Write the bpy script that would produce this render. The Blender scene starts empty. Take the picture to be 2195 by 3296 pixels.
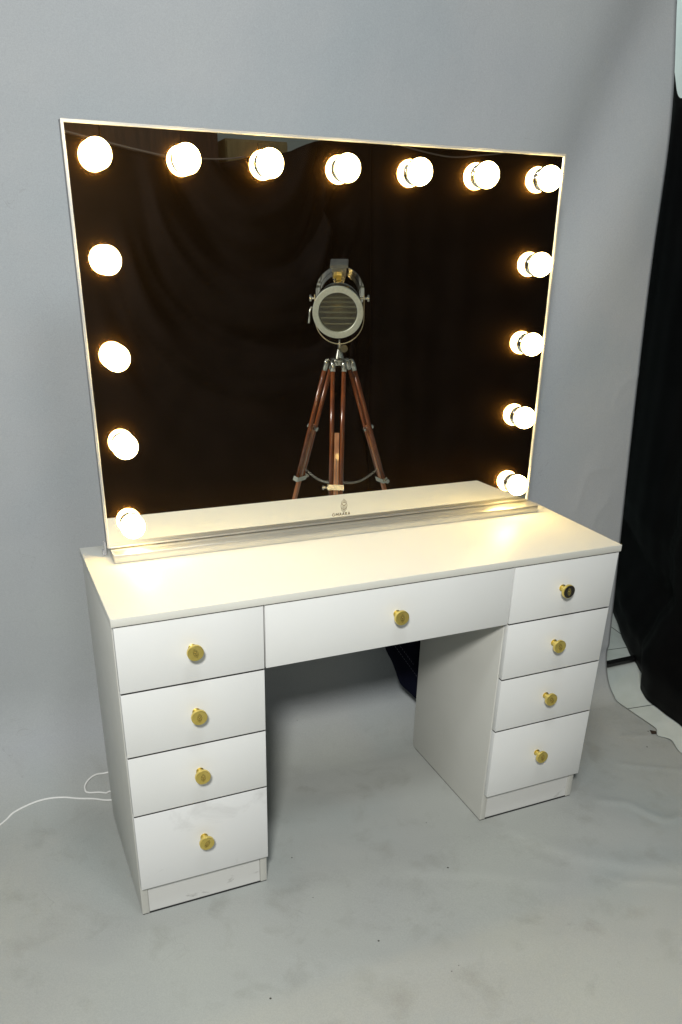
import bpy, bmesh, math, random
from mathutils import Vector, Matrix
random.seed(7)
S = bpy.context.scene
COL = S.collection
PI = math.pi
# ------------------------------------------------------------------ dimensions (metres)
W, D, H, TH = 1.2, 0.405, 0.7562, 0.017
XL = 0.2989                       # pedestal width
Z1, Z2, Z3, Z4 = 0.592, 0.441, 0.2915, 0.0874
FT = 0.016                        # drawer front thickness
M0, M1, YM, TILT, ZT, ZB = 0.049, 1.1539, 0.3248, 0.027, 0.8267, 0.0205
# ------------------------------------------------------------------ materials
def mat(name, col=(.5,.5,.5), rough=.5, metal=0., spec=.5, emit=None, estr=0., **kw):
    m = bpy.data.materials.new(name); m.use_nodes = True
    b = m.node_tree.nodes['Principled BSDF']
    b.inputs['Base Color'].default_value = (*col, 1)
    b.inputs['Roughness'].default_value = rough
    b.inputs['Metallic'].default_value = metal
    b.inputs['Specular IOR Level'].default_value = spec
    if emit:
        b.inputs['Emission Color'].default_value = (*emit, 1)
        b.inputs['Emission Strength'].default_value = estr
    for k, v in kw.items():
        b.inputs[k].default_value = v
    return m
def nd(m, t, **kw):
    n = m.node_tree.nodes.new(t)
    for k, v in kw.items():
        if k in n.inputs: n.inputs[k].default_value = v
        else: setattr(n, k, v)
    return n
def lk(m, a, b): m.node_tree.links.new(a, b)
def ramp(m, fac, stops):
    r = nd(m, 'ShaderNodeValToRGB')
    e = r.color_ramp.elements
    while len(e) < len(stops): e.new(.5)
    for i, (p, c) in enumerate(stops):
        e[i].position = p; e[i].color = (*c, 1) if len(c) == 3 else c
    lk(m, fac, r.inputs['Fac']); return r
def noise_on(m, scale, c0, c1, lo=.35, hi=.65, bump=0., bscale=None, rough=None, detail=4., stretch=None, dist=.01):
    """mottle a surface's own colour between c0 and c1 and add a fine bump"""
    b = m.node_tree.nodes['Principled BSDF']
    tc = nd(m, 'ShaderNodeTexCoord'); vec = tc.outputs['Object']
    if stretch:
        mp = nd(m, 'ShaderNodeMapping'); mp.inputs['Scale'].default_value = stretch
        lk(m, vec, mp.inputs['Vector']); vec = mp.outputs['Vector']
    n = nd(m, 'ShaderNodeTexNoise', Scale=scale, Detail=detail); lk(m, vec, n.inputs['Vector'])
    r = ramp(m, n.outputs['Fac'], [(lo, c0), (hi, c1)]); lk(m, r.outputs['Color'], b.inputs['Base Color'])
    if rough:
        mr = nd(m, 'ShaderNodeMapRange'); mr.inputs['To Min'].default_value, mr.inputs['To Max'].default_value = rough
        lk(m, n.outputs['Fac'], mr.inputs['Value']); lk(m, mr.outputs['Result'], b.inputs['Roughness'])
    if bump:
        n2 = nd(m, 'ShaderNodeTexNoise', Scale=bscale or scale*4, Detail=3.); lk(m, vec, n2.inputs['Vector'])
        bp = nd(m, 'ShaderNodeBump', Strength=bump, Distance=dist)
        lk(m, n2.outputs['Fac'], bp.inputs['Height']); lk(m, bp.outputs['Normal'], b.inputs['Normal'])
    return m
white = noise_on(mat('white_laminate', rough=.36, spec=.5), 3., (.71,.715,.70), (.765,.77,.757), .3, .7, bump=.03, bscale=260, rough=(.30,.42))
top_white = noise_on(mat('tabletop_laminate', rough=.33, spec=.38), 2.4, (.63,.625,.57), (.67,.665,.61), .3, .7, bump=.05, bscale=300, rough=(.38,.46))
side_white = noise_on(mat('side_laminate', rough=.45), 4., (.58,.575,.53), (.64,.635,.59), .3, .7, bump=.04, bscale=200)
# lower drawer front and plinth: grey scuff marks in the laminate
def scuffed(name, base, dark, sc, lo, hi, st=(1,1,1)):
    m = mat(name, rough=.42); b = m.node_tree.nodes['Principled BSDF']
    tc = nd(m, 'ShaderNodeTexCoord'); mp = nd(m, 'ShaderNodeMapping'); mp.inputs['Scale'].default_value = st
    lk(m, tc.outputs['Object'], mp.inputs['Vector'])
    n = nd(m, 'ShaderNodeTexNoise', Scale=sc, Detail=7., Roughness=.62, Distortion=.8); lk(m, mp.outputs['Vector'], n.inputs['Vector'])
    r = ramp(m, n.outputs['Fac'], [(lo, base), (hi, dark)]); lk(m, r.outputs['Color'], b.inputs['Base Color'])
    return m
scuff = scuffed('scuffed_laminate', (.73,.735,.73), (.56,.56,.55), 7., .56, .78, (1,1,1.5))
plinth_m = scuffed('plinth_laminate', (.66,.66,.64), (.30,.29,.27), 16., .62, .80, (1,1,2.2))
contact_dark = mat('contact_shadow_black', (.012,.012,.012), .6)  # black for the painted contact shadow under the pedestals
gap_m = mat('gap_shade_dark', (.02,.02,.02), .8)  # dark strips behind the drawer seams, shade put in as colour
gold = mat('brushed_gold', (.85,.66,.2), .3, 1.)
noise_on(gold, 60, (.82,.63,.16), (.92,.73,.23), .3, .7, bump=.04, bscale=300, rough=(.26,.38))
engrave = mat('engraved_gold', (.30,.20,.05), .4, .9)
alu = mat('satin_aluminium', (.62,.61,.57), .34, .85)
noise_on(alu, 5, (.60,.59,.55), (.66,.65,.61), .3, .7, bump=.02, bscale=300, rough=(.32,.38))
frame_m = mat('pale_frame', (.66,.67,.66), .34, .6)
frame_side = mat('frame_side_metal', (.30,.30,.31), .35, .8)
chrome = mat('chrome', (.82,.80,.74), .09, 1.)
chrome_soft = mat('polished_nickel', (.72,.70,.62), .2, 1.)
noise_on(chrome_soft, 14, (.60,.58,.50), (.80,.78,.70), .3, .7, rough=(.14,.3))
bulb_m = mat('lit_frosted_glass', (.9,.88,.82), .4, emit=(1., .70, .24), estr=40)
decal = mat('gold_decal', (.10,.062,.015), .4, .3)
cord_m = mat('white_cord', (.75,.75,.73), .45)
clear_m = mat('clear_plastic', (.75,.75,.76), .2, **{'Transmission Weight': .6})
# mirror: silvered glass plus an orange rough lobe that imitates glow around the bulbs
mir = bpy.data.materials.new('mirror_glass'); mir.use_nodes = True
nt = mir.node_tree; nt.nodes.clear()
out = nd(mir, 'ShaderNodeOutputMaterial')
g1 = nd(mir, 'ShaderNodeBsdfGlossy', Roughness=0.0); g1.inputs['Color'].default_value = (.88,.89,.85,1)
g2 = nd(mir, 'ShaderNodeBsdfGlossy', Roughness=.29); g2.inputs['Color'].default_value = (1.,.52,.15,1)
mx = nd(mir, 'ShaderNodeMixShader')
tc = nd(mir, 'ShaderNodeTexCoord')
nz = nd(mir, 'ShaderNodeTexNoise', Scale=3.5, Detail=5.); lk(mir, tc.outputs['Object'], nz.inputs['Vector'])
mr = nd(mir, 'ShaderNodeMapRange'); mr.inputs['To Min'].default_value = .021; mr.inputs['To Max'].default_value = .040
lk(mir, nz.outputs['Fac'], mr.inputs['Value']); lk(mir, mr.outputs['Result'], mx.inputs['Fac'])
lk(mir, g1.outputs[0], mx.inputs[1]); lk(mir, g2.outputs[0], mx.inputs[2]); lk(mir, mx.outputs[0], out.inputs['Surface'])
# grey backdrop paper: matt, soft clouds of wear, scattered grime and tiny specks on the floor part
paper = mat('backdrop_grey', rough=.62, spec=.3)
b = paper.node_tree.nodes['Principled BSDF']
tc = nd(paper, 'ShaderNodeTexCoord'); OV = tc.outputs['Object']
n1 = nd(paper, 'ShaderNodeTexNoise', Scale=1.7, Detail=3.); lk(paper, OV, n1.inputs['Vector'])
r1 = ramp(paper, n1.outputs['Fac'], [(.30, (.318,.352,.374)), (.5, (.362,.378,.393)), (.70, (.382,.402,.405))])
n2 = nd(paper, 'ShaderNodeTexNoise', Scale=9., Detail=6., Roughness=.6, Distortion=.4); lk(paper, OV, n2.inputs['Vector'])
r2 = ramp(paper, n2.outputs['Fac'], [(.54, (0,0,0)), (.78, (1,1,1))])
sp = nd(paper, 'ShaderNodeSeparateXYZ'); lk(paper, OV, sp.inputs[0])
fl = nd(paper, 'ShaderNodeMapRange'); fl.inputs['From Min'].default_value = .12; fl.inputs['From Max'].default_value = .0
lk(paper, sp.outputs['Z'], fl.inputs['Value'])
mu = nd(paper, 'ShaderNodeMath', operation='MULTIPLY'); lk(paper, r2.outputs['Color'], mu.inputs[0]); lk(paper, fl.outputs['Result'], mu.inputs[1])
mu2 = nd(paper, 'ShaderNodeMath', operation='MULTIPLY'); lk(paper, mu.outputs[0], mu2.inputs[0]); mu2.inputs[1].default_value = .42
m1 = nd(paper, 'ShaderNodeMix', data_type='RGBA'); lk(paper, mu2.outputs[0], m1.inputs[0]); lk(paper, r1.outputs['Color'], m1.inputs[6]); m1.inputs[7].default_value = (.20,.20,.185,1)
# the floor part is lighter and warmer: its light put into the colour
m0 = nd(paper, 'ShaderNodeMix', data_type='RGBA'); lk(paper, fl.outputs['Result'], m0.inputs[0]); lk(paper, m1.outputs[2], m0.inputs[6])
mw = nd(paper, 'ShaderNodeMix', data_type='RGBA', blend_type='MULTIPLY'); mw.inputs[0].default_value = 1; lk(paper, m1.outputs[2], mw.inputs[6]); mw.inputs[7].default_value = (1.08,1.06,.97,1)
lk(paper, mw.outputs[2], m0.inputs[7])
vo = nd(paper, 'ShaderNodeTexVoronoi', Scale=15.); lk(paper, OV, vo.inputs['Vector'])
rv = ramp(paper, vo.outputs['Distance'], [(.028, (1,1,1)), (.045, (0,0,0))])
vc = nd(paper, 'ShaderNodeSeparateColor'); lk(paper, vo.outputs['Color'], vc.inputs[0])
gt = nd(paper, 'ShaderNodeMath', operation='GREATER_THAN'); lk(paper, vc.outputs[0], gt.inputs[0]); gt.inputs[1].default_value = .45
mm = nd(paper, 'ShaderNodeMath', operation='MULTIPLY'); lk(paper, rv.outputs['Color'], mm.inputs[0]); lk(paper, gt.outputs[0], mm.inputs[1])
mm2 = nd(paper, 'ShaderNodeMath', operation='MULTIPLY'); lk(paper, mm.outputs[0], mm2.inputs[0]); lk(paper, fl.outputs['Result'], mm2.inputs[1])
m2 = nd(paper, 'ShaderNodeMix', data_type='RGBA'); lk(paper, mm2.outputs[0], m2.inputs[0]); lk(paper, m0.outputs[2], m2.inputs[6]); m2.inputs[7].default_value = (.04,.035,.03,1)
# hair-thin scratches
wv = nd(paper, 'ShaderNodeTexNoise', Scale=5.5, Detail=2., Distortion=2.5); lk(paper, OV, wv.inputs['Vector'])
rw = ramp(paper, wv.outputs['Fac'], [(.4975, (0,0,0)), (.4995, (1,1,1)), (.5005, (1,1,1)), (.5025, (0,0,0))])
n5 = nd(paper, 'ShaderNodeTexNoise', Scale=4.2, Detail=1.); lk(paper, OV, n5.inputs['Vector'])
r5 = ramp(paper, n5.outputs['Fac'], [(.60, (0,0,0)), (.66, (.35,.35,.35))])
ms = nd(paper, 'ShaderNodeMath', operation='MULTIPLY'); lk(paper, rw.outputs['Color'], ms.inputs[0]); lk(paper, r5.outputs['Color'], ms.inputs[1])
m3 = nd(paper, 'ShaderNodeMix', data_type='RGBA'); lk(paper, ms.outputs[0], m3.inputs[0]); lk(paper, m2.outputs[2], m3.inputs[6]); m3.inputs[7].default_value = (.2,.2,.19,1)
fb = nd(paper, 'ShaderNodeTexNoise', Scale=420., Detail=2.); lk(paper, OV, fb.inputs['Vector'])
fr = ramp(paper, fb.outputs['Fac'], [(.36, (.945,.945,.95)), (.64, (1.05,1.05,1.045))])
fm = nd(paper, 'ShaderNodeMix', data_type='RGBA', blend_type='MULTIPLY'); fm.inputs[0].default_value = 1
lk(paper, m3.outputs[2], fm.inputs[6]); lk(paper, fr.outputs['Color'], fm.inputs[7]); lk(paper, fm.outputs[2], b.inputs['Base Color'])
nb = nd(paper, 'ShaderNodeTexNoise', Scale=170., Detail=2.); lk(paper, OV, nb.inputs['Vector'])
nb2 = nd(paper, 'ShaderNodeTexNoise', Scale=5., Detail=3.); lk(paper, OV, nb2.inputs['Vector'])
bp = nd(paper, 'ShaderNodeBump', Strength=.10, Distance=.003); lk(paper, nb.outputs['Fac'], bp.inputs['Height'])
bp2 = nd(paper, 'ShaderNodeBump', Strength=.16, Distance=.03); lk(paper, nb2.outputs['Fac'], bp2.inputs['Height'])
lk(paper, bp.outputs['Normal'], bp2.inputs['Normal']); lk(paper, bp2.outputs['Normal'], b.inputs['Normal'])

tile = mat('tile_white', rough=.2)
b = tile.node_tree.nodes['Principled BSDF']
tc = nd(tile, 'ShaderNodeTexCoord'); mp = nd(tile, 'ShaderNodeMapping'); mp.inputs['Location'].default_value = (-.15, -.122, 0); mp.inputs['Rotation'].default_value = (0,0,.11)
lk(tile, tc.outputs['Object'], mp.inputs['Vector'])
br = nd(tile, 'ShaderNodeTexBrick', offset=0., squash=1.); br.inputs['Scale'].default_value = 1.
br.inputs['Brick Width'].default_value = .6; br.inputs['Row Height'].default_value = .396; br.inputs['Mortar Size'].default_value = .0022
br.inputs['Color1'].default_value = (.74,.78,.74,1); br.inputs['Color2'].default_value = (.70,.75,.72,1); br.inputs['Mortar'].default_value = (.10,.11,.10,1)
lk(tile, mp.outputs['Vector'], br.inputs['Vector'])
nn = nd(tile, 'ShaderNodeTexNoise', Scale=3., Detail=5., Distortion=1.2); lk(tile, tc.outputs['Object'], nn.inputs['Vector'])
rr = ramp(tile, nn.outputs['Fac'], [(.35, (.78,.80,.78)), (.65, (1,1,1))])
mxx = nd(tile, 'ShaderNodeMix', data_type='RGBA', blend_type='MULTIPLY'); mxx.inputs[0].default_value = 1
lk(tile, br.outputs['Color'], mxx.inputs[6]); lk(tile, rr.outputs['Color'], mxx.inputs[7]); lk(tile, mxx.outputs[2], b.inputs['Base Color'])
wall_m = noise_on(mat('painted_wall', rough=.7), 5., (.66,.76,.74), (.76,.85,.82), .35, .6, bump=.1, bscale=40)
grey_wall = noise_on(mat('far_grey_wall', rough=.8), 3., (.74,.78,.72), (.80,.84,.78))
black_cloth = noise_on(mat('black_cloth', rough=.8, spec=.08), 6, (.005,.0034,.003), (.011,.0072,.006), .3, .7, bump=.35, bscale=500, dist=.001)
satin = noise_on(mat('black_satin', rough=.62, spec=.07), 6, (.0018,.0018,.002), (.0045,.0043,.0045), .3, .7, bump=.4, bscale=380, dist=.001)
navy = noise_on(mat('navy_cloth', rough=.85, spec=.1), 8, (.002,.003,.010), (.004,.005,.014), .3, .7, bump=.3, bscale=400, dist=.001)
thread = mat('pale_thread', (.12,.12,.14), .8)
black_metal = mat('black_metal', (.006,.006,.006), .4)
wood_dark = noise_on(mat('dark_cupboard_wood', rough=.4), 6, (.09,.038,.02), (.14,.06,.03), stretch=(6,6,.6))
wood_box = noise_on(mat('brown_board', rough=.6), 6, (.42,.30,.13), (.52,.38,.18), stretch=(6,6,.6))
leg_wood = noise_on(mat('varnished_sheesham', rough=.22, spec=.5, **{'Coat Weight': .5, 'Coat Roughness': .1}), 14, (.13,.034,.011), (.24,.066,.018), .3, .7, stretch=(4,4,.5))
slat_wood = noise_on(mat('pale_sheesham', rough=.3, **{'Coat Weight': .4}), 14, (.30,.10,.035), (.46,.18,.07), .3, .7, stretch=(4,4,.5))
rope_m = mat('curtain_wire', (.14,.11,.09), .6)
dark_in = mat('lamp_interior', (.36,.31,.17), .35, .5)
shell_m = mat('black_chrome_shell', (.06,.062,.07), .08, 1.)
louvre_m = mat('louvre_metal', (.55,.50,.36), .3, .5)
ring_m = noise_on(mat('brushed_nickel_ring', rough=.42, metal=.55), 90, (.60,.61,.52), (.70,.71,.61), .3, .7, bump=.05, bscale=300)
glass_m = bpy.data.materials.new('lens_glass'); glass_m.use_nodes = True
glass_m.node_tree.nodes.clear()
o_ = nd(glass_m, 'ShaderNodeOutputMaterial'); t_ = nd(glass_m, 'ShaderNodeBsdfTransparent'); t_.inputs['Color'].default_value = (.93,.93,.86,1)
g_ = nd(glass_m, 'ShaderNodeBsdfGlossy', Roughness=.02); x_ = nd(glass_m, 'ShaderNodeMixShader'); x_.inputs['Fac'].default_value = .07
lk(glass_m, t_.outputs[0], x_.inputs[1]); lk(glass_m, g_.outputs[0], x_.inputs[2]); lk(glass_m, x_.outputs[0], o_.inputs['Surface'])

# ------------------------------------------------------------------ object helpers
def link(o, parent=None):
    COL.objects.link(o)
    if parent: o.parent = parent
    return o
def obj(name, bm, mats, parent=None, smooth=False, loc=None, autosm=None):
    bmesh.ops.recalc_face_normals(bm, faces=bm.faces)
    me = bpy.data.meshes.new(name); bm.to_mesh(me); bm.free()
    for m in (mats if isinstance(mats, (list, tuple)) else [mats]): me.materials.append(m)
    if smooth or autosm:
        for p in me.polygons: p.use_smooth = True
    if autosm:
        try: me.set_sharp_from_angle(angle=math.radians(autosm))
        except Exception: pass
    o = bpy.data.objects.new(name, me)
    if loc: o.location = loc
    return link(o, parent)
def thing(name, label, cat, loc=(0,0,0), rot=(0,0,0), group=None):
    o = bpy.data.objects.new(name, None); o.empty_display_size = .05
    o.location = loc; o.rotation_euler = rot
    o['label'] = label; o['category'] = cat
    if group: o['group'] = group
    return link(o)
def tag(o, label, cat, group=None):
    o['label'] = label; o['category'] = cat
    if group: o['group'] = group
    return o
def box(bm, x0, y0, z0, x1, y1, z1, mi=0, bev=0.):
    vs = [bm.verts.new(p) for p in ((x0,y0,z0),(x1,y0,z0),(x1,y1,z0),(x0,y1,z0),(x0,y0,z1),(x1,y0,z1),(x1,y1,z1),(x0,y1,z1))]
    fs = [bm.faces.new([vs[i] for i in q]) for q in ((0,3,2,1),(4,5,6,7),(0,1,5,4),(1,2,6,5),(2,3,7,6),(3,0,4,7))]
    for f in fs: f.material_index = mi
    if bev:
        es = list({e for f in fs for e in f.edges})
        r = bmesh.ops.bevel(bm, geom=es, offset=bev, segments=2, affect='EDGES', profile=.5)
        for f in r['faces']: f.material_index = mi
def frame_axes(d):
    d = Vector(d).normalized(); a = Vector((0,0,1)) if abs(d.z) < .9 else Vector((1,0,0))
    u = d.cross(a).normalized(); return u, d.cross(u).normalized()
def tube(bm, pts, r, seg=10, mi=0, cap=True, closed=False):
    pts = [Vector(p) for p in pts]; n = len(pts); rings = []
    rr = r if isinstance(r, (list, tuple)) else [r]*n
    u = None
    for i, p in enumerate(pts):
        d = (pts[(i+1) % n] - pts[i-1]) if closed else (pts[min(i+1, n-1)] - pts[max(i-1, 0)])
        d.normalize()
        if u is None: u, v = frame_axes(d)
        else:
            u = (u - d*u.dot(d)).normalized(); v = d.cross(u)
        rings.append([bm.verts.new(p + (u*math.cos(2*PI*k/seg) + v*math.sin(2*PI*k/seg))*rr[i]) for k in range(seg)])
    m = n if closed else n-1
    for i in range(m):
        a, b_ = rings[i], rings[(i+1) % n]
        for k in range(seg):
            f = bm.faces.new((a[k], a[(k+1) % seg], b_[(k+1) % seg], b_[k])); f.material_index = mi
    if cap and not closed:
        for rg in (rings[0], rings[-1]):
            f = bm.faces.new(rg); f.material_index = mi
def lathe(bm, prof, M=None, seg=32, mi=0, close_loop=False):
    """prof: list of (r, h) about the local +Z axis; M places it"""
    M = M or Matrix(); rings = []
    for r, h in prof:
        if r < 1e-6: rings.append([bm.verts.new(M @ Vector((0,0,h)))])
        else: rings.append([bm.verts.new(M @ Vector((r*math.cos(2*PI*k/seg), r*math.sin(2*PI*k/seg), h))) for k in range(seg)])
    L = len(rings)
    for i in range(L if close_loop else L-1):
        a, c = rings[i], rings[(i+1) % L]
        for k in range(seg):
            k2 = (k+1) % seg
            if len(a) == 1 and len(c) == 1: continue
            if len(a) == 1: f = bm.faces.new((a[0], c[k], c[k2]))
            elif len(c) == 1: f = bm.faces.new((a[k], a[k2], c[0]))
            else: f = bm.faces.new((a[k], a[k2], c[k2], c[k]))
            f.material_index = mi
def axisM(p, d):
    u, v = frame_axes(d); d = Vector(d).normalized()
    M = Matrix((u, -v, d)).transposed().to_4x4()
    if M.determinant() < 0: M = Matrix((u, v, d)).transposed().to_4x4()
    M.translation = Vector(p); return M
def spline(pts, n=8):
    P = [Vector(p) for p in pts]; out = []
    for i in range(len(P)-1):
        p0, p1, p2, p3 = P[max(i-1,0)], P[i], P[i+1], P[min(i+2, len(P)-1)]
        for k in range(n):
            t = k/n
            out.append(.5*((2*p1)+(p2-p0)*t+(2*p0-5*p1+4*p2-p3)*t*t+(3*p1-p0-3*p2+p3)*t**3))
    out.append(P[-1]); return out
def emblem(add, s):
    """the maker's mark: a ring, a forked letter inside, tapering bars above and below; add(x0,z0,x1,z1,width)"""
    N = 22
    for k in range(N):
        a, c = 2*PI*k/N, 2*PI*(k+1)/N
        add(s*.5*math.cos(a), s*.5*math.sin(a), s*.5*math.cos(c), s*.5*math.sin(c), s*.085)
    add(-.30*s, .27*s, 0, .02*s, s*.13); add(.30*s, .27*s, 0, .02*s, s*.13); add(0, .05*s, 0, -.62*s, s*.10)
    for x in (-.28, -.14, .16, .30): add(x*s, .10*s, x*s, -.36*s, s*.055)
    for x, t in ((-.40,.72), (-.21,.92), (-.05,1.10), (.10,1.0), (.25,.86), (.40,.68)):
        b0 = math.sqrt(max(.25-x*x, 0)); add(x*s, b0*s, x*s, t*s, s*.075)
        add(x*s, -b0*s, x*s, -t*s*.97, s*.075)
def strokes(bm, mi, tf, th, wf=1.):
    def add(x0, z0, x1, z1, w):
        w *= wf
        a, c = Vector((x0, z0)), Vector((x1, z1)); d = c-a
        if d.length < 1e-9: return
        d.normalize(); nn_ = Vector((-d.y, d.x))*w*.5; a -= d*w*.2; c += d*w*.2
        q = [a+nn_, a-nn_, c-nn_, c+nn_]
        lo = [bm.verts.new(tf(p.x, p.y, 0)) for p in q]; hi = [bm.verts.new(tf(p.x, p.y, th)) for p in q]
        for f in ((lo[0],lo[1],lo[2],lo[3]), (hi[0],hi[1],hi[2],hi[3]), *[(lo[i],lo[(i+1)%4],hi[(i+1)%4],hi[i]) for i in range(4)]):
            bm.faces.new(f).material_index = mi
    return add

# ------------------------------------------------------------------ grey backdrop: wall part, sweep and floor part in one sheet
def sst(a, b_, x):
    t = min(max((x-a)/(b_-a), 0), 1); return t*t*(3-2*t)
def prof(x):
    u = min(max((x+.1)/1.78, 0), 1); u = u*u*(3-2*u)
    return .69+(.475-.69)*u, .29+(.11-.29)*u, .30+(.17-.30)*u, .05+(.092-.05)*u
CREASES = [   # polyline on the floor part, height, half width
 ([(1.262,-.039),(1.326,-.078),(1.347,-.134),(1.364,-.171),(1.44,-.19),(1.62,-.22)], .0055, .020),
 ([(.98,-.095),(1.013,-.144),(1.047,-.189),(1.109,-.237),(1.2,-.30),(1.35,-.36)], .006, .045),
 ([(1.075,-.29),(1.116,-.326),(1.168,-.349),(1.225,-.388),(1.33,-.45)], .004, .014),
 ([(1.549,.201),(1.643,.168)], .004, .012),
 ([(1.438,.077),(1.491,.044),(1.60,-.02)], .004, .014),
 ([(1.537,.015),(1.458,-.067)], .003, .010),
 ([(.66,-.10),(.80,-.16),(.95,-.26)], .003, .035),
 ([(.30,-.25),(.50,-.34),(.80,-.40)], .0035, .05),
 ([(-.30,.10),(-.22,-.02),(-.10,-.10)], .0025, .04),
]
WCREASE = [  # on the wall part (x,z), depth, half width
 ([(1.50,.66),(1.513,.715),(1.528,.765),(1.57,.771),(1.604,.766)], .0022, .016),
 ([(1.552,.539),(1.565,.60),(1.579,.634),(1.615,.673)], .0022, .016),
 ([(1.676,1.05),(1.62,1.02),(1.60,.98)], .002, .014),
]
def segd(px, py, ax, ay, bx, by):
    dx, dy = bx-ax, by-ay; t = max(0, min(1, ((px-ax)*dx+(py-ay)*dy)/(dx*dx+dy*dy)))
    ex, ey = px-ax-dx*t, py-ay-dy*t
    return math.hypot(ex, ey), (dx*ey-dy*ex)
def crease(x, y, table):
    h = 0
    for pts, a, w in table:
        best = (9, 0)
        for i in range(len(pts)-1):
            dd = segd(x, y, *pts[i], *pts[i+1])
            if dd[0] < best[0]: best = dd
        d, sgn = best
        if d < w*3.2:
            ww = w if sgn > 0 else w*.45
            h += .55*a*math.exp(-(d/ww)**2)
    return h
def paper_pt(x, s):
    """s: <0 floor (y), 0..1 sweep, >1 wall height above the sweep"""
    yw, ry, rz, k = prof(x)
    if s <= 0:
        y = yw-ry+s; z = 0
        clear = 1 - (sst(-.06, .0, x)*(1-sst(1.2, 1.26, x))*sst(-.06, 0., y))
        z += crease(x, y, CREASES)*clear + clear*.0012*(1+math.sin(3.1*x+1.3*y*y+.5)*math.cos(2.3*y-1.7*x))
        return Vector((x, y, z))
    if s < 1:
        a = s*PI/2
        y = yw-ry+ry*math.sin(a); z = rz-rz*math.cos(a)
        return Vector((x, y, z + .0012*(1-s)))
    z = rz + (s-1); y = yw + (z-rz)*k
    # the sheet hangs from its top bar and buckles: a slack diagonal fold near the free right edge
    q = (x-1.40) - (z-1.50)*.48
    y += .034*math.exp(-(q/.12)**2)*sst(.75, 1.5, z) - .012*math.exp(-((q-.2)/.12)**2)*sst(.8, 1.6, z)
    y += .010*math.sin(5.2*x+1.1*z)*sst(.3, 1.6, z)*.6 + .006*math.sin(2.1*z+3*x)
    y -= crease(x, z, WCREASE)
    return Vector((x, y, z))
def build_paper():
    bm = bmesh.new()
    xs = [-1.3 + (1.3-.35)*i/14 for i in range(14)] + [-.35 + (2.03)*i/210 for i in range(211)]
    ss = [-2.3 + 1.2*i/16 for i in range(16)] + [-1.1 + 1.1*i/120 for i in range(120)] + [i/18 for i in range(18)] + [1 + .9*i/110 for i in range(110)] + [1.9 + 1.0*i/30 for i in range(31)]
    g = []
    for s in ss:
        row = []
        for x in xs:
            xx = x
            # torn, slightly wavy free edge on the floor part
            if s < .2 and x > 1.60:
                e = (x-1.60)/.08
                yy = paper_pt(x, s).y
                xx += e*(.004*math.sin(9*yy+.6) - .028*math.exp(-((yy-.165)/.022)**2) - .030*(1-sst(.06, .150, yy)))
            row.append(bm.verts.new(Vector((xx, *paper_pt(x, s)[1:]))))
        g.append(row)
    for i in range(len(ss)-1):
        for j in range(len(xs)-1):
            bm.faces.new((g[i][j], g[i][j+1], g[i+1][j+1], g[i+1][j]))
    o = obj('paper_backdrop', bm, paper, smooth=True)
    md = o.modifiers.new('thickness', 'SOLIDIFY'); md.thickness = .0018; md.offset = -1
    return o
bd = build_paper()
# normals must face the viewer for the thickness to go behind
if bd.data.polygons[0].normal.z < 0:
    bd.data.flip_normals()
tag(bd, 'grey seamless studio backdrop sweeping from wall to floor under the dressing table', 'backdrop')
bm = bmesh.new(); tr = [(1.640,.176),(1.650,.196),(1.664,.183),(1.655,.170)]
vs = [bm.verts.new((x, y, .0036+.0005*i)) for i, (x, y) in enumerate(tr)]; bm.faces.new(vs)
r_ = bmesh.ops.extrude_face_region(bm, geom=bm.faces[:]); 
for v in [e for e in r_['geom'] if isinstance(e, bmesh.types.BMVert)]: v.co.z += .001
o = obj('torn_patch', bm, mat('torn_edge_brown', (.035,.02,.012), .8), bd); o['label'] = 'small dark tear near the paper edge'

# ------------------------------------------------------------------ room shell
bm = bmesh.new(); box(bm, -3, -6, -.06, 6, 2.2, -.0024); o = obj('floor', bm, tile); o['kind'] = 'structure'
bm = bmesh.new(); box(bm, -3, 1.75, -.004, 6, 1.9, 3.2); o = obj('wall', bm, wall_m); o['kind'] = 'structure'
bm = bmesh.new(); box(bm, -3, -5.0, -.004, 6, -4.85, 3.2); o = obj('back_wall', bm, grey_wall); o['kind'] = 'structure'

# ------------------------------------------------------------------ dressing table
desk = thing('dressing_table', 'white dressing table with nine drawers, brass knobs and an open knee space', 'dressing table', (W/2, D/2, 0))
def L(o):   # keep world coordinates under the empty
    o.location = Vector(o.location) - Vector((W/2, D/2, 0)) if o.parent is desk else o.location
    return o
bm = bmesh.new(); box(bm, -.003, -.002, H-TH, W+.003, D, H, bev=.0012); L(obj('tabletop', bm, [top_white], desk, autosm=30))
def pedestal(x0, x1):
    bm = bmesh.new(); t = .016; zt = H-TH-.0005
    box(bm, x0, FT+.001, .0028, x0+t, D-.004, zt, bev=.0006)
    box(bm, x1-t, FT+.001, .0028, x1, D-.004, zt, bev=.0006)
    box(bm, x0+t+.0002, D-.018, .02, x1-t-.0002, D-.006, zt-.001)
    box(bm, x0+t+.0002, FT+.004, Z4+.01, x1-t-.0002, D-.019, Z4+.024)
    for z in (Z1, Z2, Z3): box(bm, x0+t+.0002, FT+.003, z-.006, x1-t-.0002, FT+.02, z+.006, mi=1)
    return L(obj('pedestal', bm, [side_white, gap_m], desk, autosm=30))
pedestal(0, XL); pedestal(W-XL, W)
for x0, x1 in ((0, XL), (W-XL, W)):
    bm = bmesh.new(); box(bm, x0+.0168, FT+.004, .0034, x1-.0168, FT+.016, Z4+.009)
    L(obj('toe_kick', bm, plinth_m, desk))
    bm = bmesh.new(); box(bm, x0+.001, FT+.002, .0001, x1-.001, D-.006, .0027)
    L(obj('contact_shadow_strip', bm, contact_dark, desk))
knob_reflect = mat('painted_dark_reflection', (.012,.008,.006), .08)  # black face colour stands in for a reflection of dark cloth
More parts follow.
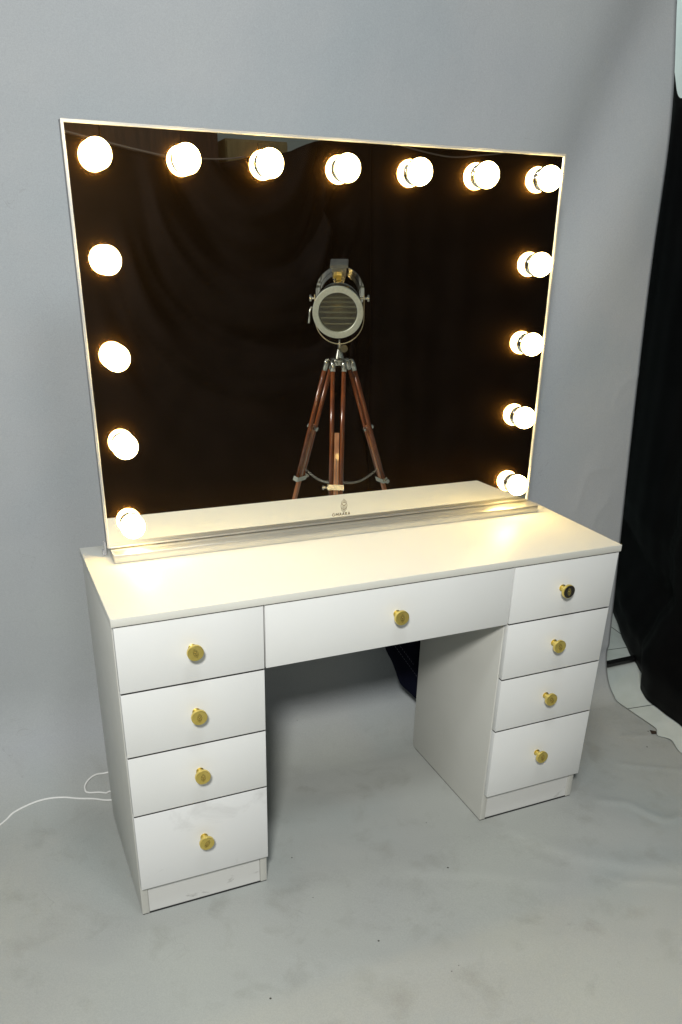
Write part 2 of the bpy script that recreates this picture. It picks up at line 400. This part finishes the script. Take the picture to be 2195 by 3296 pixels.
def knob_mesh(rot, face=0):
    bm = bmesh.new(); M = axisM((0,0,0), (0,-1,0))
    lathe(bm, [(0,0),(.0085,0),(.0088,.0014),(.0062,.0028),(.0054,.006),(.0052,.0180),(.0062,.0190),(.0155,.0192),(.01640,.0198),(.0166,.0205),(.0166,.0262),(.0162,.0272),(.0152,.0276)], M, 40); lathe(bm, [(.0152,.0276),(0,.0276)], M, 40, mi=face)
    c, s = math.cos(rot), math.sin(rot)
    add = strokes(bm, 1, lambda x, z, h: Vector((x*c-z*s, -.02755-h, x*s+z*c)), .0002, .8)
    emblem(add, .0098)
    return bm
seam_shade = mat('seam_shade_dark', (.05,.045,.04), .8)  # top and bottom drawer faces darkened to paint shade into the seams
def drawer(x0, x1, z0, z1, kx, kz, m, rot, knob_label=None):
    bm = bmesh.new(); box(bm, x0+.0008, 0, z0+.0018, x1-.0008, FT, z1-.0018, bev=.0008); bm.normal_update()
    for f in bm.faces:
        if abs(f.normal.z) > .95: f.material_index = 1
    d = L(obj('drawer', bm, [m, seam_shade], desk, autosm=30))
    k = obj('knob', knob_mesh(rot, 2 if knob_label else 0), [gold, gold if knob_label else engrave, knob_reflect], d, autosm=35, loc=(kx, 0, kz))
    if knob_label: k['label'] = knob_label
    return d
rots = iter([.3, 0, .02, -.5, .1, .15, .35, .5, .1])
ZTp = H-TH-.0008
for (za, zb, kz, m) in ((Z1, ZTp, .670, white), (Z2, Z1, .522, white), (Z3, Z2, .374, white), (Z4, Z3, .196, scuff)):
    drawer(.0005, XL-.0008, za, zb, .1485, kz, m, next(rots))
dd = drawer(XL+.0012, W-XL-.0012, Z1, ZTp, .602, .671, white, next(rots))
for (za, zb, kz, m) in ((Z1, ZTp, .667, white), (Z2, Z1, .521, white), (Z3, Z2, .371, white), (Z4, Z3, .197, white)):
    drawer(W-XL+.0008, W-.0005, za, zb, 1.0435, kz, m, next(rots), 'brass knob with a dark reflection painted on its face' if kz > .6 else None)
bm = bmesh.new(); box(bm, XL+.001, .12, Z1+.012, W-XL-.001, .13, H-TH-.001); box(bm, XL+.001, .02, Z1+.004, W-XL-.001, .12, Z1+.011)
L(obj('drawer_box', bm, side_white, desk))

# ------------------------------------------------------------------ lit vanity mirror
vm = thing('vanity_mirror', 'large lit mirror with fifteen globe bulbs standing on the white tabletop', 'mirror', (.6015, YM, H+.0002), (-TILT, 0, 0))
CX = .6015; w2 = (M1-M0)/2
fw, fd = .0052, .026
def vbox(name, x0, z0, x1, z1, y0, y1, m, par=vm, bev=.0006, **k):
    bm = bmesh.new(); box(bm, x0, y0, z0, x1, y1, z1, bev=bev); return obj(name, bm, m, par, autosm=30, **k)
# local: x along width, z up the glass, y<0 towards the viewer
bm = bmesh.new()
for (x0, z0, x1, z1) in ((-w2, ZB, -w2+fw, ZT), (w2-fw, ZB, w2, ZT), (-w2+fw, ZT-fw, w2-fw, ZT)):
    box(bm, x0, -.0025, z0, x1, .0015, z1)
    ix = (x0+.0028, x1-.0028)
for (x0, z0, x1, z1) in ((-w2, ZB, -w2+.0012, ZT), (w2-.0012, ZB, w2, ZT), (-w2, ZT-.0012, w2, ZT)):
    box(bm, x0+(.0003 if x0 < 0 else -.0003), .0015, z0, x1+(.0003 if x0 < 0 else -.0003), fd, z1, mi=1)
# raised inner lip of the extrusion
for (x0, z0, x1, z1) in ((-w2+fw-.0022, ZB, -w2+fw-.0006, ZT-fw+.002), (w2-fw+.0006, ZB, w2-fw+.0022, ZT-fw+.002), (-w2+fw-.002, ZT-fw+.0006, w2-fw+.002, ZT-fw+.0022)):
    box(bm, x0, -.0038, z0, x1, -.0026, z1)
obj('frame', bm, [frame_m, frame_side], vm)
bm = bmesh.new(); box(bm, -w2+fw, -.0006, ZB+.004, w2-fw, .003, ZT-fw); obj('mirror_glass', bm, mir, vm)
bm = bmesh.new(); box(bm, -w2+.0015, .0032, ZB, w2-.0015, fd-.001, ZT-.0015); obj('back_panel', bm, side_white, vm)
bm = bmesh.new(); box(bm, -w2+fw, -.0042, ZB, w2-fw, -.0002, ZB+.0038, bev=.0004); obj('glazing_strip', bm, alu, vm)
# aluminium foot channel
base = bmesh.new(); bx0, bx1 = .0543-CX, 1.1572-CX
box(base, bx0, .2787-YM, 0, bx1, .006, .0188, bev=.0011)
bo = obj('foot_channel', base, alu, vm, autosm=30); bo.rotation_euler = (TILT, 0, 0)
bm = bmesh.new(); box(bm, bx0+.01, .0065, 0, bx1-.01, .045, .017, bev=.001); o = obj('rear_foot', bm, frame_side, vm); o.rotation_euler = (TILT, 0, 0)
bm = bmesh.new(); box(bm, -w2-.0055, .012, .001, -w2-.0012, .024, .032, bev=.001); box(bm, -w2-.010, .010, .001, -w2-.0056, .026, .012, bev=.001)
obj('corner_clip', bm, clear_m, vm)
# bulbs
R = .0264; dB = .0236
def bulb_mesh():
    bm = bmesh.new(); M = axisM((0,0,0), (0,-1,0)); pr = []
    a0 = math.asin(.85)
    for i in range(25):
        a = PI - a0 - (PI-a0)*i/24
        pr.append((R*math.sin(a) if i < 24 else 0, dB + R*math.cos(a)))
    lathe(bm, pr, M, 36); return bm
gm = None
def add_bulb(x, z):
    global gm, sm
    if gm is None:
        g = obj('bulb', bulb_mesh(), bulb_m, vm, smooth=True); gm = g.data
        bm = bmesh.new(); M = axisM((0,0,0), (0,-1,0))
        lathe(bm, [(0,.0002),(.0246,.0002),(.0249,.0014),(.0232,.0024),(.0224,.0030),(.0224,.0078),(.0234,.0086),(.0230,.0098),(0,.0098)], M, 30)
        for k in range(30):
            a = 2*PI*k/30; 
            box(bm, .0225*math.cos(a)-.0007, -.0078, .0225*math.sin(a)-.0007, .0225*math.cos(a)+.0007, -.0030, .0225*math.sin(a)+.0007)
        c = obj('socket', bm, chrome, g); sm = c.data
    else:
        g = bpy.data.objects.new('bulb', gm); link(g, vm)
        c = bpy.data.objects.new('socket', sm); link(c, g)
    g.location = (x-CX, -.0008, z)
    return g
vt = ZT-.0534; vb = .0694
for i in range(7): add_bulb(.104+.166*i - (.001 if i in (1,2,3) else 0), vt+(.0012 if i > 4 else -.0006*(i in (1,3))))
for i, dz in zip(range(1, 5), (0, -.0015, -.001, .002)):
    z = vt+(vb-vt)*i/4
    add_bulb(.104, z+dz); add_bulb(1.100, z+dz)
# maker's mark on the glass
bm = bmesh.new(); ex, ez = .6150-CX, .0590
emblem(strokes(bm, 0, lambda x, z, h: Vector((ex+x, -.0007-h, ez+z)), .0002, .6), .0160)
o = obj('emblem', bm, decal, vm)
GL = {'O': [(0,.5,.2,.95),(.2,.95,.6,1),(.6,1,.95,.6),(.95,.6,.85,.15),(.85,.15,.4,0),(.4,0,.05,.2),(.05,.2,0,.5)],
      'M': [(0,0,.12,1),(.12,1,.5,.2),(.5,.2,.88,1),(.88,1,1,0)],
      'A': [(0,0,.45,1),(.45,1,.9,0),(.2,.36,.7,.36)],
      'R': [(.05,0,.05,1),(.05,1,.6,1),(.6,1,.75,.75),(.75,.75,.6,.5),(.6,.5,.05,.5),(.4,.5,.85,0)]}
bm = bmesh.new(); add = strokes(bm, 0, lambda x, z, h: Vector((ex+x, -.0008-h, ez+z)), .0003)
x = -.0300
for ch in 'OMAARA':
    w_ = .0080 if ch in 'OM' else .0064
    for (a, c, d, e) in GL[ch]: add(x+a*w_*.85, -.0235+c*.0070, x+d*w_*.85, -.0235+e*.0070, .0011)
    x += w_+.0012
obj('lettering', bm, decal, vm)

# ------------------------------------------------------------------ white power cord
pts = [(-.95,.30,.005),(-.6,.33,.005),(-.40,.38,.006)] + [(-.279,.464,.006),(-.244,.491,.014),(-.209,.503,.019),(-.175,.509,.022),(-.142,.51,.021),(-.109,.504,.018),(-.077,.492,.014),(-.039,.478,.012),(0,.459,.010),(.06,.452,.009)]
lp = [(.06,.452,.009),(.10,.47,.012),(.09,.492,.018),(.05,.492,.018),(.006,.488,.017),(-.004,.485,.017),(-.022,.492,.019),(-.047,.499,.020),(-.055,.505,.024),(-.053,.522,.030),(-.04,.535,.038),(-.019,.543,.043),(.012,.543,.042),(.08,.53,.06),(.14,.46,.25),(.16,.43,.60),(.18,.42,.77),(.2,.37,.80)]
bm = bmesh.new(); tube(bm, [p+Vector((0,-.002,.002)) for p in spline(pts+lp[1:], 8)], .0026, 8)
tag(obj('power_cord', bm, cord_m, smooth=True), 'thin white power cord looping out from behind the table across the backdrop', 'cord')

# ------------------------------------------------------------------ navy cloth hanging behind the knee space
bm = bmesh.new()
hem = [(.770,.425),(.795,.370),(.812,.326),(.832,.290),(.848,.253),(.860,.222),(.872,.198),(.900,.168),(.929,.138),(.99,.10),(1.10,.07),(1.19,.10)]
g = []
for i, (x, z) in enumerate(spline([(a, 0, c) for a, c in hem], 4)[:] and [(p.x, p.z) for p in spline([(a, 0, c) for a, c in hem], 4)]):
    row = []
    for k in range(14):
        zz = z + (.735-z)*k/13
        row.append(bm.verts.new((x+(.02*k/13), .440+.006*math.sin(x*38+k*.3)+.004*math.sin(k*.8), zz)))
    g.append(row)
for i in range(len(g)-1):
    for k in range(13): bm.faces.new((g[i][k], g[i+1][k], g[i+1][k+1], g[i][k+1]))
nc = obj('cloth', bm, navy, smooth=True); md = nc.modifiers.new('t', 'SOLIDIFY'); md.thickness = .002
tag(nc, 'dark navy cloth with a stitched seam hanging behind the knee space', 'cloth')
bm = bmesh.new(); a = Vector((.828,.430,.352)); c = Vector((.930,.430,.205))
for k in range(16):
    p = a.lerp(c, k/16); q = a.lerp(c, (k+.6)/16); tube(bm, [p, q], .0006, 5)
    if k < 10:
        s_ = Vector((.012, 0, .006)); tube(bm, [p+s_, q+s_*.9], .0006, 5)
o = obj('stitching', bm, thread, nc)

# ------------------------------------------------------------------ black studio curtains
VC = Vector((-.18, 2.13, 1.33))
def near(p, k=.925):
    q = VC + (Vector(p)-VC)*k; return (q.x, q.y, q.z)
def curtain(name, label, base_pts, top_pts, folds, amp, m, swag=None, hemz=None, nx=220, nz=60, group='black curtains around the set'):
    bp_ = spline([(x, y, 0) for x, y in base_pts], 12); tp = spline(top_pts, 12)
    def samp(P, t):
        f = t*(len(P)-1); i = min(int(f), len(P)-2); return P[i].lerp(P[i+1], f-i)
    bm = bmesh.new(); g = []
    for i in range(nx+1):
        t = i/nx; B, T = samp(bp_, t), samp(tp, t)
        B2, T2 = samp(bp_, min(t+.01, 1)), samp(bp_, max(t-.01, 0)); d = (B2-T2).normalized(); nrm = Vector((d.y, -d.x, 0))
        row = []
        for k in range(nz+1):
            s = k/nz; p = B.lerp(T, s)
            off = sum(a_*math.sin(f_*t*2*PI + ph + s*sk) for f_, a_, ph, sk in folds)*amp*(1-.25*s)
            if swag: off += swag(t, s)
            p = p + nrm*off
            if hemz and k == 0: p.z = hemz(t)
            row.append(bm.verts.new(p))
        g.append(row)
    for i in range(nx):
        for k in range(nz): bm.faces.new((g[i][k], g[i+1][k], g[i+1][k+1], g[i][k+1]))
    o = obj(name, bm, m, smooth=True); md = o.modifiers.new('t', 'SOLIDIFY'); md.thickness = .003
    return tag(o, label, 'curtain', group)
# the one hanging beside the backdrop, its hem dragged in folds towards the camera
folds_r = [(2.3, .8, .3, .8), (4, .35, 1.2, 1.2), (15, .05, .4, -1.2)]
def swag_r(t, s):    # diagonal drag folds low down
    q = s*20 + t*2.5 + .5*math.sin(6*t)
    return (.030*math.sin(q) + .012*math.sin(q*2.3+1) + .007*math.sin(q*5.1+3*t))*math.exp(-((s-.13)/.15)**2)*sst(0, .03, s)
cr = curtain('curtain', 'black curtain beside the right edge of the grey backdrop, its hem dragged over tiles',
    [(2.30,1.20),(2.20,1.03),(2.015,.748),(1.90,.555),(1.851,.451),(1.796,.323),(1.752,.170),(1.74,-.02),(1.80,-.30),(1.95,-.6)],
    [(2.00,.98,1.93),(1.97,.90,1.80),(1.97,.80,1.90),(1.97,.62,2.02),(1.97,.45,2.08),(1.96,.3,2.1),(1.95,.1,2.1),(1.95,-.1,2.1),(2.0,-.35,2.1),(2.12,-.6,2.1)],
    folds_r, .022, satin, swag=swag_r, hemz=lambda t: .004)
def swag_l(t, s, x0=-1.3, x1=2.08, xc=1.06):
    x = x0 + (x1-x0)*t; z = s*1.85
    q = z - .75*(x-xc)**2*(1 if x > xc else .8)
    w = sst(-.2, .3, x)*(1-sst(1.75, 2.0, x))*sst(.35, 1.1, z)
    return w*(.050*math.sin(q*14.5+.8) + .018*math.sin(q*33+2*x) + .010*math.sin(q*57-3*x))
curtain('curtain', 'black curtain sagging from a wire, in the left half of the mirror', [(-1.3,-2.6),(-.47,-2.62),(.26,-2.60),(1.1,-2.61),(2.02,-2.6),(2.086,-2.6)],
    [near(p) for p in [(-1.4,-3,2.1),(-.5,-3,2.08),(.3,-3,2.03),(.508,-3,1.99),(.87,-3,1.925),(1.08,-3,1.90),(1.30,-3,1.905),(1.454,-3,1.925),(1.56,-3,1.962),(1.72,-3,1.972),(1.93,-3,2.04),(2.27,-3,2.04)]],
    [(4, .5, .2, .5), (9, .12, 1., -1.)], .014, black_cloth, swag=swag_l, hemz=lambda t: .004)
curtain('curtain', 'flatter black curtain behind the tripod spotlight, in the right half of the mirror', [(2.06,-2.57),(2.4,-2.59),(2.95,-2.55),(3.9,-2.4)],
    [(2.06,-2.60,2.04),(2.4,-2.61,2.06),(2.95,-2.62,2.06),(3.9,-2.5,2.08)], [(3, .5, .2, .5), (7, .22, 1., -1.)], .016, black_cloth,
    swag=lambda t, s: .012*math.sin(s*9+4*t)*s, hemz=lambda t: .004)
bm = bmesh.new(); tube(bm, spline([near(p) for p in [(-.4,-2.97,2.10),(.30,-2.97,2.035),(.508,-2.97,1.996),(.87,-2.97,1.932),(1.08,-2.97,1.908),(1.30,-2.97,1.912),(1.454,-2.97,1.930)]], 8), .0045, 6)
tag(obj('hanging_wire', bm, rope_m, smooth=True), 'thin pale wire sagging along the top of the left black curtain', 'wire', 'curtain wires')
bm = bmesh.new(); tube(bm, spline([near(p) for p in [(2.38,-2.93,2.045),(2.471,-2.93,2.022),(2.745,-2.93,1.990),(2.963,-2.93,2.008),(3.186,-2.93,2.04),(3.4,-2.93,2.10)]], 8), .004, 6)
tag(obj('hanging_wire', bm, rope_m, smooth=True), 'short pale wire sagging above the right black curtain', 'wire', 'curtain wires')
# cupboards past the curtain
bm = bmesh.new(); box(bm, -.6, -3.95, -.004, 1.47, -3.55, 2.6, bev=.004)
cb = obj('cupboard', bm, wood_dark, autosm=30); tag(cb, 'tall dark brown cupboard beyond the sagging left curtain', 'cupboard')
for x in (.02, .52, 1.0):
    bm = bmesh.new(); box(bm, x-.235, -3.548, .08, x+.235, -3.532, 2.55, bev=.003); obj('door', bm, wood_dark, cb)
crate = thing('cupboard', 'lower light brown cupboard above the curtain, right of the tall dark one', 'cupboard', (1.72,-3.75,0))
bm = bmesh.new(); box(bm, -.19,-.15,-.004,.22,.15,2.10, bev=.004); obj('carcass', bm, wood_box, crate, autosm=30)
for x0, x1 in ((-.185,.010),(.016,.215)):
    bm = bmesh.new(); box(bm, x0,.1515,.05,x1,.167,2.085, bev=.003); obj('door', bm, wood_box, crate, autosm=30)

# ------------------------------------------------------------------ backdrop stand (black metal foot and braces past the paper edge)
st = thing('backdrop_stand', 'black metal light stand foot showing between the backdrop edge and the black curtain', 'stand', (1.80,.95,0))
def sw(p): return Vector(p)-Vector((1.80,.95,0))
bm = bmesh.new(); box(bm, -.16, -.366, .004, .26, -.342, .020, bev=.003); obj('foot_bar', bm, black_metal, st)
for a, c in (((1.800,.95,.12),(1.985,1.00,.36)), ((1.79,.80,.06),(1.98,.90,.34))):
    bm = bmesh.new(); tube(bm, [sw(a), sw(c)], .007, 8); obj('brace', bm, black_metal, st, smooth=True)
bm = bmesh.new(); tube(bm, [(.15,0.03,.0),(.15,.03,1.75)], .013, 12); obj('pole', bm, black_metal, st, smooth=True)

# ------------------------------------------------------------------ tripod searchlight (seen in the mirror)
PX, PY = 1.516, -1.782
fx, fy = -.398, .917
yaw = math.atan2(fx, -fy)     # local -Y axis faces the mirror
ang = math.atan2(fy, fx) + PI/2 + .035
sl = thing('tripod_spotlight', 'chrome searchlight lamp on a brown wooden tripod, seen in the mirror before black curtains', 'lamp', (PX, PY, 0), (0, 0, ang))
# local frame: -Y is the way the lens faces, Z up
pitch = math.radians(16)
Lc = Vector((0, 0, 1.226))                # pivot centre of barrel
ax = Vector((0, -math.cos(pitch), -math.sin(pitch)))
MB = axisM(Lc, ax)
RR = .103
front = .20; back = -.115
bm = bmesh.new()
lathe(bm, [(.086,front-.004),(RR-.004,front-.004),(RR-.004,back+.03),(RR-.004,back+.01),(RR*.8,back-.025),(RR*.4,back-.045),(0,back-.05),(0,back-.047),(RR*.78,back-.02),(RR-.008,back+.03),(RR-.008,front-.01)], MB, 48)
obj('barrel', bm, [shell_m], sl, autosm=40)
for h, ex_ in ((front-.075, .0), (back+.02, .010)):
    bm = bmesh.new(); lathe(bm, [(RR-.003,h-.006),(RR+.005+ex_,h-.006),(RR+.0065+ex_,h),(RR+.005+ex_,h+.006),(RR-.003,h+.006)], MB, 48, close_loop=True); obj('barrel_band', bm, chrome, sl, autosm=40)
bm = bmesh.new(); lathe(bm, [(.088,front-.006),(RR+.011,front-.006),(RR+.0135,front-.003),(RR+.0135,front+.007),(RR+.0125,front+.009),(.0905,front+.009),(.089,front+.007)], MB, 56, close_loop=True)
lr = obj('lens_ring', bm, ring_m, sl, autosm=40)
bm = bmesh.new(); lathe(bm, [(0,front+.002),(.0895,front+.002),(.0895,front+.004),(0,front+.004)], MB, 48); obj('lens_glass', bm, glass_m, lr)
bm = bmesh.new(); lathe(bm, [(.0885,front-.006),(.0885,.06),(.05,.02),(0,.01),(0,.007),(.052,.018),(.0915,.058),(.0915,front-.006)], MB, 40, close_loop=False); obj('reflector', bm, dark_in, lr, autosm=40)
u_ = Vector((1,0,0)); v_ = ax.cross(u_).normalized()
if v_.z < 0: v_ = -v_
for k, off in enumerate((.058, .038, .016, -.008, -.034, -.060)):
    hw = math.sqrt(.088**2-off**2)-.001
    cpt = Lc + ax*(front-.02) + v_*off
    bm = bmesh.new(); tl = math.radians(35)
    e1 = (ax*math.cos(tl) + v_*math.sin(tl)); e2 = ax.cross(u_).normalized()
    vs = []
    nrm = u_.cross(e1).normalized()
    for sx in (-1, 1):
        for se in (-1, 1):
            for sn in (-1, 1): vs.append(bm.verts.new(cpt + u_*hw*sx + e1*.010*se + nrm*.0012*sn))
    for q in ((0,1,3,2),(4,6,7,5),(0,4,5,1),(2,3,7,6),(0,2,6,4),(1,5,7,3)): bm.faces.new([vs[i] for i in q])
    obj('louvre', bm, louvre_m, lr)
# vent housing on top of the barrel
MV = Matrix((u_, -ax, v_)).transposed().to_4x4(); MV.translation = Lc + ax*(-.015) + v_*(RR-.006)
bm = bmesh.new()
def tf(bm, M, x0,y0,z0,x1,y1,z1, taper=0, mi=0):
    n0 = len(bm.verts); box(bm, x0,y0,z0,x1,y1,z1, mi=mi); bm.verts.ensure_lookup_table()
    for v in bm.verts[n0:]:
        if v.co.z < (z0+z1)/2: v.co.x *= 1-taper
        v.co = M @ v.co
tf(bm, MV, -.036,-.045,0,.036,.045,.050, .18)
vh = obj('vent_housing', bm, chrome_soft, sl)
bm = bmesh.new(); tf(bm, MV, -.042,-.052,.0502,.042,.052,.058); tf(bm, MV, -.040,-.050,.0582,.040,.050,.062)
obj('vent_cap', bm, noise_on(mat('dull_steel', rough=.5, metal=.7), 20, (.16,.16,.15), (.22,.22,.2)), vh)
bm = bmesh.new(); tf(bm, MV, -.012,-.070,.0,.012,-.046,.022); lathe(bm, [(0,0),(.007,0),(.007,.02),(0,.02)], MV @ axisM((0.02,-.05,.015),(0,-1,0)), 12)
obj('latch', bm, gold, vh)
# yoke: a flat U strap hinged at the barrel's sides
RY = .116; UL = .088
yk = bmesh.new(); prof_u = [(-RY, .016), (-RY, 0), (-RY, -UL*.5)] + [(-RY*math.cos(PI*k/28), -UL-RY*math.sin(PI*k/28)) for k in range(29)] + [(RY, -UL*.5), (RY, 0), (RY, .016)]
rg = []
for i, (px_, pz_) in enumerate(prof_u):
    cx_, cz_ = (px_, pz_+UL) if pz_ < -UL else (px_, 0); n_ = Vector((cx_, cz_)); n_ = n_/max(n_.length, 1e-6)
    rg.append([yk.verts.new(Lc + Vector((px_+n_.x*t_, y_, pz_+n_.y*t_))) for t_, y_ in ((0,-.010),(0,.010),(.003,.010),(.003,-.010))])
for i in range(len(rg)-1):
    for k in range(4): yk.faces.new((rg[i][k], rg[i][(k+1)%4], rg[i+1][(k+1)%4], rg[i+1][k]))
yk.faces.new(rg[0]); yk.faces.new(rg[-1])
obj('yoke', yk, louvre_m, sl, autosm=40)
for sx in (-1, 1):
    bm = bmesh.new(); lathe(bm, [(0,-.02),(.006,-.02),(.006,.018),(.008,.018),(.016,.020),(.016,.028),(0,.028)], axisM(Lc+Vector((sx*(RY-.002),0,0)), (sx,0,0)), 20)
    obj('yoke_knob', bm, chrome_soft, sl, autosm=40)
bm = bmesh.new(); p0 = Lc + ax*.10 + Vector((RR+.004,0,-.01))
tube(bm, [p0, p0+Vector((.022,0,0)), p0+Vector((.030,0,-.025)), p0+Vector((.034,0,-.07))], [.005,.005,.0045,.006], 8); obj('side_lever', bm, chrome_soft, sl, smooth=True)
# neck and tripod head
NB = Lc.z-RY-UL
HUB = .948
bm = bmesh.new(); lathe(bm, [(0,NB+.02),(.004,NB+.018),(.005,NB+.003),(.011,NB+.002),(.010,NB-.022),(.011,NB-.026),(.023,HUB+.010),(.022,HUB+.008),(0,HUB+.008)], Matrix.Translation((0,Lc.y,0)), 24)
obj('neck', bm, chrome_soft, sl, autosm=40)
bm = bmesh.new(); lathe(bm, [(0,0),(.017,0),(.0175,.008),(0,.009)], axisM((-.024, Lc.y-.01, NB-.022),(0,-1,0)), 20); lathe(bm, [(0,0),(.005,0),(.005,.03),(0,.03)], axisM((-.024,Lc.y-.01,NB-.022),(1,0,0)), 10)
obj('tilt_knob', bm, mat('dark_knob', (.10,.09,.06), .35, .5), sl, autosm=40)
bm = bmesh.new(); lathe(bm, [(0,HUB-.026),(.030,HUB-.026),(.034,HUB-.020),(.034,HUB-.006),(.052,HUB-.004),(.054,HUB),(.054,HUB+.004),(.05,HUB+.008),(0,HUB+.008)], Matrix.Translation((0,Lc.y,0)), 36)
obj('tripod_head', bm, chrome_soft, sl, autosm=40)
# legs
LTOP = HUB-.004; spread = .358
def leg(a_, sp_, tc_=.65):
    rd = Vector((math.cos(a_), math.sin(a_), 0)); sd = Vector((-math.sin(a_), math.cos(a_), 0))
    O_ = Vector((0, Lc.y, 0))
    top = O_ + rd*.055 + Vector((0,0,LTOP)); bot = O_ + rd*sp_ + Vector((0,0,.006)); dv = (bot-top)
    P = lambda t, s=0: top + dv*t + sd*s
    bm = bmesh.new()
    for s in (-1, 1):
        tube(bm, [P(.035, s*.027), P(.66, s*.024)], [.0112,.0108], 12)
    lg = obj('leg', bm, leg_wood, sl, smooth=True)
    bm = bmesh.new()
    for s in (-1, 1):
        tube(bm, [P(-.005, s*.027), P(.012, s*.027), P(.05, s*.027)], [.008,.013,.0135], 12)
    tube(bm, [P(-.002, -.036), P(-.002, .036)], .0055, 10)
    obj('hinge', bm, chrome_soft, lg, smooth=True)
    # sliding centre slat and lower leg
    bm = bmesh.new()
    un = dv.normalized(); fn = un.cross(sd).normalized()
    def slab(t0, t1, hw, hn):
        vs = [bm.verts.new(P(t) + sd*s*hw + fn*n_*hn) for t in (t0, t1) for s in (-1, 1) for n_ in (-1, 1)]
        for q in ((0,1,3,2),(4,6,7,5),(0,4,5,1),(2,3,7,6),(0,2,6,4),(1,5,7,3)): bm.faces.new([vs[i] for i in q])
    slab(.345, .99, .0115, .008)
    obj('extension', bm, slat_wood, lg)
    bm = bmesh.new()
    for n_ in (-1, 1):
        tube(bm, [P(.47)+fn*n_*.0085, P(.66)+fn*n_*.0085], .0014, 6)
    obj('groove_rod', bm, chrome_soft, lg)
    bm = bmesh.new()
    vs = [bm.verts.new(P(t) + sd*s*.040 + fn*n_*.0145) for t in (tc_-.013, tc_+.013) for s in (-1, 1) for n_ in (-1, 1)]
    for q in ((0,1,3,2),(4,6,7,5),(0,4,5,1),(2,3,7,6),(0,2,6,4),(1,5,7,3)): bm.faces.new([vs[i] for i in q])
    tube(bm, [P(tc_, .04), P(tc_, .058)], .005, 8); tube(bm, [P(tc_, .058), P(tc_, .066)], .011, 12)
    obj('clamp', bm, chrome_soft, lg)
    bm = bmesh.new(); tube(bm, [P(.97), P(1.0)], [.012,.010], 10); obj('foot_cap', bm, chrome_soft, lg)
    if tc_ < .64: return P(.585, 0)
    bm = bmesh.new(); tube(bm, [P(.36)+fn*.008, P(.36)-fn*.028], .0115, 12); tube(bm, [P(.36)+fn*.028, P(.36)-fn*.008], .0115, 12); obj('wing_nut', bm, chrome_soft, lg)
    return P(.585, 0)
ch = [leg(-PI/2+.03, spread, .612), leg(-PI/2+2*PI/3+.03, spread), leg(-PI/2-2*PI/3+.03, spread)]
bm = bmesh.new()
for tgt in ch:
    c0 = Vector((0, Lc.y, tgt.z-.05)); N = 26
    for k in range(N):
        t = (k+.5)/N; p = c0.lerp(tgt, t) + Vector((0,0,-.035*math.sin(PI*t))); d = (tgt-c0).normalized(); uu, vv = frame_axes(d); side = uu if k % 2 else vv
        tube(bm, [p + d*.0085*math.cos(q) + side*.0055*math.sin(q) for q in [2*PI*j/8 for j in range(8)]], .0011, 5, closed=True)
obj('chain', bm, chrome_soft, sl, smooth=True)

# ------------------------------------------------------------------ light
wd = bpy.data.worlds.new('World'); S.world = wd; wd.use_nodes = True
wd.node_tree.nodes['Background'].inputs['Color'].default_value = (.84,.95,1.0,1)
wd.node_tree.nodes['Background'].inputs['Strength'].default_value = .125
def lamp(name, loc, tgt, size, power, col):
    l = bpy.data.lights.new(name, 'AREA'); l.shape = 'DISK'; l.size = size; l.energy = power; l.color = col
    o = bpy.data.objects.new(name, l); o.location = loc
    o.rotation_euler = (Vector(tgt)-Vector(loc)).to_track_quat('-Z', 'Y').to_euler(); return link(o)
lamp('ceiling_lamp_left', (-.54,-1.95,2.28), (.6,.0,.55), .32, 66, (1.0,.995,.95))
lamp('ceiling_lamp_front', (.283,-.79,2.72), (.45,.25,.2), .34, 11, (.92,.98,1.0))

lamp('fill_lamp_back', (2.25,1.35,2.65), (1.95,1.0,0), .3, 8, (.90,1.0,.97))  # added fill with no known fixture, brightens wall and tiles past the backdrop

# ------------------------------------------------------------------ camera
cam = bpy.data.cameras.new('camera'); co = bpy.data.objects.new('camera', cam); link(co)
co.location = (-.18, -1.4472, 1.4267); co.rotation_mode = 'XYZ'; co.rotation_euler = (1.1084, -.0261, -.4137)
cam.sensor_fit = 'HORIZONTAL'; cam.sensor_width = 36; cam.lens = 36*1904.66/1568
cam.shift_x = (784-791.56)/1568; cam.shift_y = (1465.52-1177.3)/1568
cam.clip_start = .02; cam.clip_end = 60
S.camera = co
# ------------------------------------------------------------------ render
S.render.engine = 'CYCLES'
S.cycles.use_denoising = True
try: S.cycles.denoiser = 'OPENIMAGEDENOISE'
except Exception: pass
S.cycles.max_bounces = 8; S.cycles.diffuse_bounces = 4; S.cycles.glossy_bounces = 5
S.cycles.caustics_reflective = True; S.cycles.sample_clamp_indirect = 6
S.view_settings.view_transform = 'Standard'; S.view_settings.look = 'None'
S.view_settings.exposure = .12; S.view_settings.gamma = 1; S.view_settings.use_curve_mapping = False
